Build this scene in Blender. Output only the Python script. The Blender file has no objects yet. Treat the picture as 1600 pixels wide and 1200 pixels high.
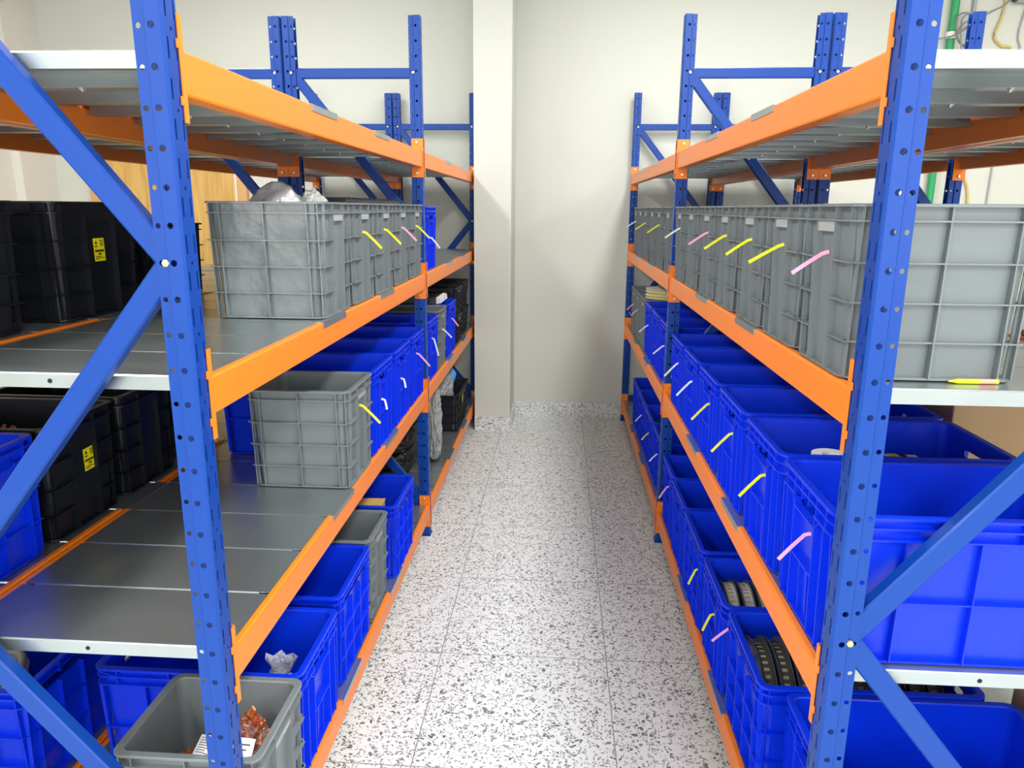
import bpy, bmesh, math, random
from mathutils import Vector, Matrix
R = math.radians
PI = math.pi
random.seed(7)
SC = bpy.context.scene
COL = SC.collection

# ---------------------------------------------------------------- materials
def mat(name, col, rough=.5, metal=0.0, spec=.5, coat=0.0, bump=None, var=None, alpha=None, trans=None, emit=None, ior=1.5):
    m = bpy.data.materials.new(name); m.use_nodes = True
    nt = m.node_tree; b = nt.nodes['Principled BSDF']
    b.inputs['Base Color'].default_value = (*col, 1)
    b.inputs['Roughness'].default_value = rough
    b.inputs['Metallic'].default_value = metal
    b.inputs['Specular IOR Level'].default_value = spec
    b.inputs['Coat Weight'].default_value = coat
    b.inputs['Coat Roughness'].default_value = .12
    b.inputs['IOR'].default_value = ior
    if trans: b.inputs['Transmission Weight'].default_value = trans
    if alpha is not None: b.inputs['Alpha'].default_value = alpha
    if bump or var:
        tc = nt.nodes.new('ShaderNodeTexCoord')
        n = nt.nodes.new('ShaderNodeTexNoise'); n.inputs['Detail'].default_value = 4
        nt.links.new(tc.outputs['Object'], n.inputs['Vector'])
    if bump:
        n.inputs['Scale'].default_value = bump[0]
        bp = nt.nodes.new('ShaderNodeBump'); bp.inputs['Strength'].default_value = bump[1]; bp.inputs['Distance'].default_value = bump[2]
        nt.links.new(n.outputs['Fac'], bp.inputs['Height']); nt.links.new(bp.outputs['Normal'], b.inputs['Normal'])
    if var:
        n2 = nt.nodes.new('ShaderNodeTexNoise'); n2.inputs['Scale'].default_value = var[0]; n2.inputs['Detail'].default_value = 5
        nt.links.new(tc.outputs['Object'], n2.inputs['Vector'])
        mx = nt.nodes.new('ShaderNodeMix'); mx.data_type = 'RGBA'
        mx.inputs['A'].default_value = (*col, 1); mx.inputs['B'].default_value = (*var[1], 1)
        nt.links.new(n2.outputs['Fac'], mx.inputs['Factor']); nt.links.new(mx.outputs['Result'], b.inputs['Base Color'])
        if len(var) > 2:
            mr = nt.nodes.new('ShaderNodeMapRange'); mr.inputs['To Min'].default_value = var[2]; mr.inputs['To Max'].default_value = var[3]
            nt.links.new(n2.outputs['Fac'], mr.inputs['Value']); nt.links.new(mr.outputs['Result'], b.inputs['Roughness'])
    return m

M = {}
M['upright'] = mat('blue_paint', (.0022, .046, .285), .38, 0, .28, .04)
M['orange'] = mat('orange_paint', (.90, .222, .012), .36, 0, .4, .08)
M['deck'] = mat('galvanised_steel', (.37, .42, .43), .3, .85, .5, 0, None, (5, (.47, .525, .535), .22, .42))
M['hole'] = mat('bolt_hole_dark', (.004, .004, .008), .8)
M['brass'] = mat('brass_zinc', (.8, .62, .3), .3, .8)
M['zinc'] = mat('zinc_bolt', (.7, .7, .68), .3, .9)
M['blue'] = mat('blue_polypropylene', (.0008, .030, .70), .33, 0, .35, 0, (14, .06, .01))
M['gray'] = mat('grey_polypropylene', (.165, .19, .20), .36, 0, .5, 0, (9, .08, .01))
M['graygloss'] = mat('grey_polypropylene_smooth', (.165, .19, .20), .2, 0, .6, 0, (9, .25, .02))
M['plate'] = mat('pale_grey_plate', (.34, .36, .36), .4)
M['black'] = mat('black_conductive_plastic', (.006, .008, .013), .38, 0, .45)
M['yellow'] = mat('yellow_strip', (.85, .88, .02), .5)
M['pink'] = mat('pink_strip', (.95, .42, .62), .5)
M['whitestrip'] = mat('white_strip', (.85, .9, .88), .5)
M['label_y'] = mat('yellow_label_paper', (.9, .80, .0), .5)
M['ink'] = mat('black_ink', (.01, .01, .01), .6)
M['paper'] = mat('white_paper', (.82, .82, .84), .6)
M['copper'] = mat('copper_metal', (.75, .27, .12), .3, .75, .5, 0, None, (60, (.45, .13, .05)))
M['film'] = mat('clear_film', (.9, .9, .92), .12, 0, .6, 0, (35, .6, .02), alpha=.10)
M['bagfilm'] = mat('silver_grey_bag', (.45, .46, .47), .22, .25, .6, 0, (30, .5, .02))
M['wrapfilm'] = mat('crumpled_clear_wrap', (.62, .64, .63), .15, 0, .7, 0, (40, .9, .03), alpha=.62)
M['blackfilm'] = mat('black_plastic_film', (.008, .009, .010), .25, 0, .6, 0, (25, .8, .03))
M['bluefilm'] = mat('pale_blue_bag', (.12, .38, .75), .25, 0, .6, 0, (30, .6, .02))
M['card'] = mat('brown_cardboard', (.50, .335, .185), .8, 0, .2, 0, None, (9, (.56, .39, .22)))
M['reel_dark'] = mat('reel_flange_smoke', (.045, .055, .085), .28, 0, .5)
M['tape_dark'] = mat('carrier_tape_dark', (.035, .034, .028), .4)
M['tape_tan'] = mat('carrier_tape_pocket', (.24, .225, .16), .45)
M['tape_white'] = mat('carrier_tape_pale', (.55, .55, .50), .5, 0, .4, 0, None, (40, (.25, .22, .18)))
M['tape_brown'] = mat('carrier_tape_brown', (.20, .16, .12), .5, 0, .4, 0, None, (40, (.06, .05, .04)))
M['reel_white'] = mat('reel_flange_white', (.75, .76, .77), .4)
M['reel_yellow'] = mat('yellow_reel_edge', (.72, .62, .10), .5)
M['gold'] = mat('tan_box_card', (.55, .36, .10), .5)
M['green'] = mat('green_pipe', (.015, .33, .11), .4)
M['cable'] = mat('grey_cable', (.22, .23, .24), .5)
M['cable_y'] = mat('yellow_cable', (.62, .45, .12), .5)
M['white_pl'] = mat('white_plastic', (.8, .8, .78), .4)
M['darkgrey'] = mat('dark_grey_plastic', (.05, .055, .06), .5)
M['red'] = mat('dark_red_plastic', (.25, .02, .02), .4)
M['peach'] = mat('salmon_label', (.9, .35, .22), .5)
M['fabric'] = mat('grey_cord', (.33, .32, .30), .8)

def wall_mat(name, c1, c2):
    return mat(name, c1, .85, 0, .2, 0, (60, .05, .002), (1.2, c2))
M['wall'] = wall_mat('wall_paint_ivory', (.61, .62, .56), (.635, .645, .585))
M['wallw'] = wall_mat('wall_paint_cream', (.70, .68, .62), (.73, .71, .65))
M['ceil'] = wall_mat('ceiling_paint', (.82, .82, .80), (.84, .84, .82))

def terrazzo(name, grout=True):
    m = bpy.data.materials.new(name); m.use_nodes = True
    nt = m.node_tree; N = nt.nodes.new; L = nt.links.new; b = nt.nodes['Principled BSDF']
    b.inputs['Roughness'].default_value = .33; b.inputs['Specular IOR Level'].default_value = .45
    tc = N('ShaderNodeTexCoord')
    nz = N('ShaderNodeTexNoise'); nz.inputs['Scale'].default_value = 45; nz.inputs['Detail'].default_value = 1
    L(tc.outputs['Object'], nz.inputs['Vector'])
    wv = N('ShaderNodeVectorMath'); wv.operation = 'MULTIPLY_ADD'
    wv.inputs[1].default_value = (.028, .028, .028)
    L(nz.outputs['Color'], wv.inputs[0]); L(tc.outputs['Object'], wv.inputs[2])
    facs = []
    for sc, th, seed in ((84, .30, 0), (125, .30, 3.3)):
        mp = N('ShaderNodeMapping'); mp.inputs['Location'].default_value = (seed, seed * 1.7, seed * .3)
        L(wv.outputs[0], mp.inputs['Vector'])
        v = N('ShaderNodeTexVoronoi'); v.inputs['Scale'].default_value = sc
        L(mp.outputs['Vector'], v.inputs['Vector'])
        sp = N('ShaderNodeSeparateColor'); L(v.outputs['Color'], sp.inputs['Color'])
        pick = N('ShaderNodeMath'); pick.operation = 'LESS_THAN'; pick.inputs[1].default_value = .60
        L(sp.outputs['Red'], pick.inputs[0])
        sz = N('ShaderNodeMapRange'); sz.inputs['To Min'].default_value = .22; sz.inputs['To Max'].default_value = .52
        L(sp.outputs['Green'], sz.inputs['Value'])
        d = N('ShaderNodeMath'); d.operation = 'LESS_THAN'
        L(v.outputs['Distance'], d.inputs[0]); L(sz.outputs['Result'], d.inputs[1])
        mu = N('ShaderNodeMath'); mu.operation = 'MULTIPLY'; L(pick.outputs[0], mu.inputs[0]); L(d.outputs[0], mu.inputs[1])
        tone = N('ShaderNodeMapRange'); tone.inputs['To Min'].default_value = .09; tone.inputs['To Max'].default_value = .42
        L(sp.outputs['Blue'], tone.inputs['Value'])
        facs.append((mu, tone))
    prev = N('ShaderNodeRGB'); prev.outputs[0].default_value = (.75, .77, .765, 1); prev = prev.outputs[0]
    for mu, tone in facs:
        mx = N('ShaderNodeMix'); mx.data_type = 'RGBA'
        L(mu.outputs[0], mx.inputs['Factor']); L(prev, mx.inputs['A'])
        cc = N('ShaderNodeCombineColor')
        for ch in ('Red', 'Green', 'Blue'): L(tone.outputs['Result'], cc.inputs[ch])
        L(cc.outputs[0], mx.inputs['B']); prev = mx.outputs['Result']
    if grout:
        sx = N('ShaderNodeSeparateXYZ'); L(tc.outputs['Object'], sx.inputs[0])
        outs = []
        for ax, off, per in (('X', .19, .568), ('Y', 2.243, .5345)):
            s = N('ShaderNodeMath'); s.operation = 'SUBTRACT'; s.inputs[1].default_value = off - per * 20 + per / 2
            L(sx.outputs[ax], s.inputs[0])
            w = N('ShaderNodeMath'); w.operation = 'MODULO'; w.inputs[1].default_value = per; L(s.outputs[0], w.inputs[0])
            c = N('ShaderNodeMath'); c.operation = 'SUBTRACT'; c.inputs[1].default_value = per / 2; L(w.outputs[0], c.inputs[0])
            a = N('ShaderNodeMath'); a.operation = 'ABSOLUTE'; L(c.outputs[0], a.inputs[0])
            t = N('ShaderNodeMath'); t.operation = 'LESS_THAN'; t.inputs[1].default_value = .0016; L(a.outputs[0], t.inputs[0])
            outs.append(t)
        mxx = N('ShaderNodeMath'); mxx.operation = 'MAXIMUM'; L(outs[0].outputs[0], mxx.inputs[0]); L(outs[1].outputs[0], mxx.inputs[1])
        mx = N('ShaderNodeMix'); mx.data_type = 'RGBA'; L(mxx.outputs[0], mx.inputs['Factor']); L(prev, mx.inputs['A'])
        mx.inputs['B'].default_value = (.24, .24, .23, 1); prev = mx.outputs['Result']
    L(prev, b.inputs['Base Color'])
    return m
M['floor'] = terrazzo('terrazzo_tiles')
M['skirt'] = terrazzo('terrazzo_skirting', False)

def wood_mat():
    m = bpy.data.materials.new('oak_veneer'); m.use_nodes = True
    nt = m.node_tree; N = nt.nodes.new; L = nt.links.new; b = nt.nodes['Principled BSDF']
    tc = N('ShaderNodeTexCoord'); mp = N('ShaderNodeMapping'); mp.inputs['Scale'].default_value = (14, 14, 1.3)
    L(tc.outputs['Object'], mp.inputs['Vector'])
    n = N('ShaderNodeTexNoise'); n.inputs['Scale'].default_value = 2.2; n.inputs['Detail'].default_value = 6; n.inputs['Distortion'].default_value = .8
    L(mp.outputs['Vector'], n.inputs['Vector'])
    r = N('ShaderNodeValToRGB'); r.color_ramp.elements[0].position = .3; r.color_ramp.elements[1].position = .7
    r.color_ramp.elements[0].color = (.50, .28, .07, 1); r.color_ramp.elements[1].color = (.70, .44, .13, 1)
    L(n.outputs['Fac'], r.inputs['Fac']); L(r.outputs['Color'], b.inputs['Base Color'])
    b.inputs['Roughness'].default_value = .45
    return m
M['wood'] = wood_mat()
M['woodtrim'] = mat('tan_door_trim', (.62, .35, .14), .5)

# ---------------------------------------------------------------- mesh builder
class MB:
    def __init__(s): s.v = []; s.f = []; s.mi = []
    def add(s, vs, fs, mi=0):
        o = len(s.v); s.v += [tuple(p) for p in vs]
        for f in fs: s.f.append([i + o for i in f]); s.mi.append(mi)
    def box(s, a, b, mi=0):
        x0, y0, z0 = a; x1, y1, z1 = b
        s.add([(x0,y0,z0),(x1,y0,z0),(x1,y1,z0),(x0,y1,z0),(x0,y0,z1),(x1,y0,z1),(x1,y1,z1),(x0,y1,z1)],
              [(0,3,2,1),(4,5,6,7),(0,1,5,4),(1,2,6,5),(2,3,7,6),(3,0,4,7)], mi)
    def hexa(s, p, mi=0):   # 4 bottom, 4 top
        s.add(p, [(0,3,2,1),(4,5,6,7),(0,1,5,4),(1,2,6,5),(2,3,7,6),(3,0,4,7)], mi)
    def extrude(s, prof, axis, a, b, mi=0, caps=True):
        # prof: closed 2D polygon in the two other axes (order x,y,z minus axis)
        n = len(prof); vs = []
        for t in (a, b):
            for p, q in prof:
                vs.append({'x': (t, p, q), 'y': (p, t, q), 'z': (p, q, t)}[axis])
        fs = [(i, (i+1) % n, n + (i+1) % n, n + i) for i in range(n)]
        if caps: fs += [tuple(range(n-1, -1, -1)), tuple(range(n, 2*n))]
        s.add(vs, fs, mi)
    def loops(s, ls, mi=0, cap0=True, cap1=True):
        n = len(ls[0]); vs = [p for l in ls for p in l]; fs = []
        for k in range(len(ls)-1):
            for i in range(n):
                fs.append((k*n+i, k*n+(i+1) % n, (k+1)*n+(i+1) % n, (k+1)*n+i))
        if cap0: fs.append(tuple(range(n-1, -1, -1)))
        if cap1: fs.append(tuple((len(ls)-1)*n+i for i in range(n)))
        s.add(vs, fs, mi)
    def tube(s, pts, r, n=8, mi=0):
        ls = []; pts = [Vector(p) for p in pts]
        up = Vector((0, 0, 1))
        for i, p in enumerate(pts):
            d = (pts[min(i+1, len(pts)-1)] - pts[max(i-1, 0)]).normalized()
            a = d.cross(up)
            if a.length < .05: a = d.cross(Vector((0, 1, 0)))
            a.normalize(); b = a.cross(d)
            ls.append([tuple(p + (a*math.cos(2*PI*k/n) + b*math.sin(2*PI*k/n)) * r) for k in range(n)])
        s.loops(ls, mi)
    def cyl(s, c, r, h, axis='z', n=16, mi=0):
        def P(a, t):
            x, y = r*math.cos(a), r*math.sin(a)
            return {'z': (c[0]+x, c[1]+y, c[2]+t), 'y': (c[0]+x, c[1]+t, c[2]+y), 'x': (c[0]+t, c[1]+x, c[2]+y)}[axis]
        s.loops([[P(2*PI*k/n, t) for k in range(n)] for t in (0, h)], mi)
    def mesh(s, name, mats, smooth=False, fix=True):
        me = bpy.data.meshes.new(name); me.from_pydata(s.v, [], s.f)
        for m in mats: me.materials.append(m)
        me.polygons.foreach_set('material_index', s.mi)
        if fix:
            bm = bmesh.new(); bm.from_mesh(me); bmesh.ops.recalc_face_normals(bm, faces=bm.faces); bm.to_mesh(me); bm.free()
        if smooth:
            me.polygons.foreach_set('use_smooth', [True]*len(me.polygons))
        me.update(); return me

def link(name, me, parent=None, loc=(0, 0, 0), rz=0.0):
    o = bpy.data.objects.new(name, me); COL.objects.link(o)
    o.location = loc; o.rotation_euler = (0, 0, rz)
    if parent: o.parent = parent
    return o
def tag(o, label, cat, group=None):
    o['label'] = label; o['category'] = cat
    if group: o['group'] = group
    return o
def thing(name, label, cat, loc=(0, 0, 0), rz=0.0, group=None):
    o = link(name, None, None, loc, rz); return tag(o, label, cat, group)
def struct(name, me):
    o = link(name, me); o['kind'] = 'structure'; return o

def rrect(hx, hy, r, z, n=4):
    pts = []
    for cx, cy, a0 in ((hx-r, hy-r, 0), (-hx+r, hy-r, 90), (-hx+r, -hy+r, 180), (hx-r, -hy+r, 270)):
        for k in range(n+1):
            a = R(a0 + 90*k/n); pts.append((cx + r*math.cos(a), cy + r*math.sin(a), z))
    return pts

# ---------------------------------------------------------------- room
XW0, XW1, YB, YF, ZC = -3.7, 4.2, 5.3, -2.8, 3.1
mb = MB(); mb.box((XW0-.1, YF-.1, -.1), (XW1+.1, YB+.1, 0)); struct('floor', mb.mesh('floor', [M['floor']]))
mb = MB(); mb.box((XW0-.1, YF-.1, ZC), (XW1+.1, YB+.1, ZC+.1)); struct('ceiling', mb.mesh('ceiling', [M['ceil']]))
mb = MB(); mb.box((XW0-.1, YB, 0), (XW1+.1, YB+.1, ZC)); struct('wall_back', mb.mesh('wall_back', [M['wall']]))
mb = MB(); mb.box((XW0-.1, YF, 0), (XW0, YB, ZC)); struct('wall_left', mb.mesh('wall_left', [M['wallw']]))
mb = MB(); mb.box((XW1, YF, 0), (XW1+.1, YB, ZC)); struct('wall_right', mb.mesh('wall_right', [M['wallw']]))
mb = MB(); mb.box((XW0-.1, YF-.1, 0), (XW1+.1, YF, ZC)); struct('wall_front', mb.mesh('wall_front', [M['wallw']]))
# column that stands out of the back wall at the end of the aisle
CX0, CX1, CY = -.562, -.318, 4.89
mb = MB(); mb.extrude([(CX0, CY), (CX1-.012, CY), (CX1-.003, CY+.003), (CX1, CY+.012), (CX1, YB), (CX0, YB)], 'z', 0, ZC)
struct('trim_1', mb.mesh('column', [M['wall']]))
mb = MB(); mb.box((CX1, YB-.014, 0), (XW1, YB, .103)); mb.box((XW0, YB-.014, 0), (CX0, YB, .103))
struct('baseboard_back', mb.mesh('baseboard_back', [M['skirt']]))
mb = MB(); mb.box((CX0, CY-.012, 0), (CX1+.012, CY, .098)); mb.box((CX1, CY, 0), (CX1+.012, YB-.014, .098))
struct('baseboard_column', mb.mesh('baseboard_column', [M['skirt']]))
# pilaster and cable trunking by the far corner of the side wall
mb = MB(); mb.box((XW0, YB-.35, 0), (XW0+.06, YB, ZC)); struct('trim_2', mb.mesh('pilaster', [M['wallw']]))
mb = MB(); mb.box((XW0, YF, 2.77), (XW0+.09, YB-.36, 2.83)); struct('trim_3', mb.mesh('trunking', [M['wall']]))
# wooden door in the back wall
door = thing('door_1', 'oak door', 'door'); del door['label']; del door['category']; door['kind'] = 'structure'
mb = MB(); mb.box((-3.32, YB-.035, .01), (-2.315, YB-.005, 2.12)); link('door_leaf', mb.mesh('door_leaf', [M['wood']]), door)
mb = MB(); mb.box((-3.375, YB-.045, 0), (-3.32, YB, 2.19)); mb.box((-2.295, YB-.045, 0), (-2.225, YB, 2.19)); mb.box((-3.375, YB-.045, 2.12), (-2.225, YB, 2.19))
link('door_frame', mb.mesh('door_frame', [M['woodtrim']]), door)
mb = MB(); mb.box((-2.316, YB-.03, 0), (-2.294, YB-.004, 2.12)); link('door_jamb', mb.mesh('door_jamb', [M['white_pl']]), door)
mb = MB(); mb.tube([(-2.4, YB-.035, 1.02), (-2.4, YB-.085, 1.02), (-2.42, YB-.09, 1.02), (-2.53, YB-.09, 1.02)], .01); link('door_handle', mb.mesh('door_handle', [M['zinc']], True), door)

# ---------------------------------------------------------------- racks
Z = [0.1536, 0.709, 1.222, 1.731]
H_UP = 2.25; PITCH = .057; HB = .0665; DEPTH = .568
def upright_mesh():
    mb = MB(); cells = int(H_UP / PITCH) + 1; c_last = [(cells-1)*PITCH]
    def strip(p0, p1, hole, ho):
        # flat strip from plan point p0 to p1; hole: (centre fraction, half width, half height) or None
        p0 = Vector((*p0, 0)); p1 = Vector((*p1, 0)); L = (p1-p0).length; d = (p1-p0)/L
        P = lambda s, z: (p0.x + d.x*s, p0.y + d.y*s, min(z, H_UP))
        if hole is None:
            zs = [min(c*PITCH + PITCH*f/4, H_UP) for c in range(cells) for f in range(4) if c*PITCH + PITCH*f/4 < H_UP] + [H_UP]
            if c_last: zs = [z for z in zs if z <= c_last[0] + 1e-9] + [c_last[0] + (H_UP-c_last[0])*f/4 for f in (1, 2, 3, 4)]
            for a, b in zip(zs, zs[1:]): mb.add([P(0, a), P(L, a), P(L, b), P(0, b)], [(0, 1, 2, 3)])
            return
        n = 16
        for c in range(cells):
            z0 = c*PITCH; z1 = min(z0+PITCH, H_UP)
            if z1 - z0 < PITCH*.95 or (len(hole) > 3 and c % 2):
                q = [(L, z0+(z1-z0)*f/4) for f in range(4)] + [(L-L*f/4, z1) for f in range(4)] + [(0, z1-(z1-z0)*f/4) for f in range(4)] + [(L*f/4, z0) for f in range(4)]
                mb.add([P(*p) for p in q], [tuple(range(16))]); continue
            cs, cz = L*hole[0], z0 + ho
            outer = []; inner = []
            for k in range(n):
                a = 2*PI*k/n; ca, sa = math.cos(a), math.sin(a); j = (k+2) % n; s, f = j//4, (j % 4)/4
                outer.append([(L, z0+(z1-z0)*f), (L-L*f, z1), (0, z1-(z1-z0)*f), (L*f, z0)][s])
                hw, hh = hole[1], hole[2]
                if hh > hw: inner.append((cs+ca*hw, cz + sa*hw + (hh-hw)*(1 if sa > 1e-6 else -1 if sa < -1e-6 else 0)))
                else: inner.append((cs+ca*hw, cz+sa*hh))
            vs = [P(*q) for q in outer] + [P(*q) for q in inner]
            mb.add(vs, [(k, (k+1) % n, n+(k+1) % n, n+k) for k in range(n)])
    w = .0235
    strip((0, -w+.004), (0, -.006), (.52, .0024, .0155), .016)
    strip((0, -.006), (0, .006), (.5, .0032, .0032, 1), .044)
    strip((0, .006), (0, w-.004), (.48, .0024, .0155), .016)
    for s in (-1, 1):
        strip((0, s*(w-.004)), (.004, s*w), None, 0)
        strip((.004, s*w), (.027, s*w), (.60, .0052, .0052), .045)
        strip((.027, s*w), (.030, s*(w-.005)), None, 0)
        strip((.030, s*(w-.005)), (.048, s*(w-.005)), (.55, .0042, .0042), .045)
        strip((.048, s*(w-.005)), (.048, s*(w-.0105)), None, 0)
    me = mb.mesh('upright', [M['upright']], fix=False)
    bm = bmesh.new(); bm.from_mesh(me); bmesh.ops.remove_doubles(bm, verts=bm.verts, dist=1e-5)
    bmesh.ops.recalc_face_normals(bm, faces=bm.faces)
    bmesh.ops.solidify(bm, geom=bm.faces[:], thickness=.0015)
    bm.to_mesh(me); bm.free(); return me
ME_UP = upright_mesh()
def foot_mesh():
    mb = MB(); mb.box((-.004, -.03, 0), (.06, .03, .004)); return mb.mesh('foot_plate', [M['upright']])
ME_FOOT = foot_mesh()

def brace_mesh(p, q):
    # channel bar between two (u, z) points in the frame's plane; web faces both ways
    p = Vector((p[0], 0, p[1])); q = Vector((q[0], 0, q[1])); d = (q-p).normalized(); n = Vector((-d.z, 0, d.x))
    p = p - d*.016; q = q + d*.016
    hw, t = .0195, .012
    prof = [(-hw+.003, -t), (hw-.003, -t), (hw, -t+.003), (hw, t), (hw-.003, t), (hw-.003, -t+.004), (-hw+.003, -t+.004), (-hw+.003, t), (-hw, t), (-hw, -t+.003)]
    mb = MB(); mb.loops([[tuple(e + n*a + Vector((0, b, 0))) for a, b in prof] for e in (p, q)])
    return mb.mesh('brace', [M['upright']])
def bolt_mesh(m):
    mb = MB()
    pr = lambda r, n, t: [(r*math.cos(2*PI*k/n), t, r*math.sin(2*PI*k/n)) for k in range(n)]
    mb.loops([pr(.0062, 6, -.0215), pr(.0062, 6, -.0255), pr(.0048, 6, -.0268)]); mb.loops([pr(.0025, 8, -.0215), pr(.0025, 8, .022)])
    return mb.mesh('bolt', [m])
ME_BOLT = bolt_mesh(M['brass'])
BR = [((.537, 2.035), (.031, 2.035)), ((.537, 2.035), (.031, 1.413)), ((.031, 1.413), (.537, .789)), ((.537, .789), (.031, .17)), ((.537, .166), (.031, .166))]
def mirror(seg): return [((DEPTH-a[0], a[1]), (DEPTH-b[0], b[1])) for a, b in seg]
ME_BR = {0: [brace_mesh(*s) for s in BR], 1: [brace_mesh(*s) for s in mirror(BR)]}

def beam_mesh(L):
    pr = [(.0, -.062), (0, -.004), (.0015, -.0012), (.004, 0), (.014, 0), (.014, -.013), (.034, -.013), (.034, -.0665), (.004, -.0665), (.0012, -.0655)]
    mb = MB(); mb.extrude(pr, 'y', 0, L); return mb.mesh('beam', [M['orange']])
def connector_mesh(s):
    # end plate of a beam: side plate on the upright's cheek plus a hooked flange over its aisle face; s=+1: upright lies beyond +y
    mb = MB(); z0, z1 = -.107, .048
    mb.box((-.0015, min(0, -s*.0022), z0), (.044, max(0, -s*.0022), z1))
    ys = sorted((-s*.0022, s*.010)); 
    mb.box((-.0032, ys[0], z0), (-.0012, ys[1], z1))
    for zc in (-.075, .006):
        yy = sorted((s*.008, s*.0165)); mb.box((-.0034, yy[0], zc-.007), (-.0012, yy[1], zc+.006))
    pr = lambda r, t, zc: [(.022 + r*math.cos(2*PI*k/8), t, zc + r*math.sin(2*PI*k/8)) for k in range(8)]
    for zc in (-.091, .032):
        mb.loops([pr(.0055, -s*.002, zc), pr(.0055, -s*.0065, zc), pr(.004, -s*.008, zc)], 1)
    return mb.mesh('connector', [M['orange'], M['zinc']])
ME_CON = {1: connector_mesh(1), -1: connector_mesh(-1)}

def panel_mesh(w, tab):
    mb = MB(); a, b = .037, DEPTH-.037
    mb.extrude([(0, -.026), (0, -.0025), (.0025, 0), (w-.0025, 0), (w, -.0025), (w, -.026), (w-.016, -.026), (w-.016, -.0248), (w-.0014, -.0248), (w-.0014, -.0014), (.0014, -.0014), (.0014, -.0248), (.016, -.0248), (.016, -.026)], 'x', a, b)
    mb.box((.0150, .0025, -.0016), (a, w-.0025, 0)); mb.box((b, .0025, -.0016), (DEPTH-.0150, w-.0025, 0))
    for zc in ((.0 - .014),):
        for y0, h in ((-.0006, .0006), (w, .0006)): mb.cyl((DEPTH/2, y0, zc), .0042, h, 'y', 12, 1)
    mb.cyl((DEPTH/2, w-.008, -.0290), .0065, .004, 'z', 6, 2); mb.cyl((DEPTH/2, w-.008, -.032), .0035, .004, 'z', 8, 2)
    if tab:
        for s in (0, 1):
            X = (lambda u: u) if not s else (lambda u: DEPTH-u)
            def bx(u0, u1, z0, z1):
                x = sorted((X(u0), X(u1))); mb.box((x[0], 0, z0), (x[1], w, z1))
            bx(-.0022, .0155, .0004, .0016); bx(-.0022, -.0006, -.014, .0016)
    return mb.mesh('shelf_panel', [M['deck'], M['hole'], M['zinc']])

def copy_tree(o, parent=None):
    c = o.copy(); COL.objects.link(c)
    if parent: c.parent = parent
    for ch in list(o.children): copy_tree(ch, c)
    return c

def rack(label, xface, sgn, ys, flip, levels=(0, 1, 2, 3)):
    """xface: aisle face x; sgn +1: depth runs to +x. ys: upright centre y of each frame."""
    root = thing('storage_rack', label, 'rack', (xface, 0, 0))
    # local x = depth (sgn*world x). Keep y direction: mirror parts by rotation where they are symmetric
    X = lambda u: sgn*u
    for y in ys:
        o = link('upright', ME_UP, root, (X(0), y, 0), 0 if sgn > 0 else PI); link('foot_plate', ME_FOOT, o)
        o = link('upright', ME_UP, root, (X(DEPTH), y, 0), PI if sgn > 0 else 0); link('foot_plate', ME_FOOT, o)
        for k, me in enumerate(ME_BR[flip]):
            bx = X(0) if sgn > 0 else X(DEPTH)
            b = link('brace', me, root, (bx, y, 0))
            seg = (BR if not flip else mirror(BR))[k]
            if k in (0, 2, 4):
                for e in seg: link('bolt', ME_BOLT, b, (e[0], 0, e[1]))
    for b in range(len(ys)-1):
        y0, y1 = ys[b]+.0245, ys[b+1]-.0245; L = y1-y0
        bm_ = beam_mesh(L); w = (L-.006)/10
        pm = {False: panel_mesh(w-.0022, False), True: panel_mesh(w-.0022, True)}
        for lv in levels:
            for rear in (0, 1):
                u = 0 if not rear else DEPTH
                turned = (sgn < 0) != bool(rear)
                o = link('beam', bm_, root, (X(u), y1 if turned else y0, Z[lv]), PI if turned else 0)
                for end in (0, 1):          # local y 0 / L
                    link('connector', ME_CON[-1 if end == 0 else 1], o, (0, 0 if end == 0 else L, 0))
            for k in range(10):
                px = X(0) if sgn > 0 else X(DEPTH)
                link('shelf_panel', pm[k in (3, 6)], root, (px, y0+.003+w*k, Z[lv]-.0003))
    return root

YL = (1.1415, 3.190, 5.223); YR = (1.1645, 3.205, 5.223)
XL, XR = -.5795, .4735
# flip 0: braces run high at the far (deep) side for sgn>0 racks; local frame x starts at the smaller world x
rack('blue and orange shelving rack left of the aisle, nearest the camera on that side', XL, -1, YL, 1)
rack('shelving rack standing back to back behind the left aisle rack, holding black crates', XL-DEPTH-.007, -1, YL, 1)
rack('blue and orange shelving rack right of the aisle with a full row of grey crates', XR, 1, YR, 1)
rack('shelving rack standing back to back behind the right aisle rack, cartons on it', XR+DEPTH+.007, 1, YR, 1)

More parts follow.
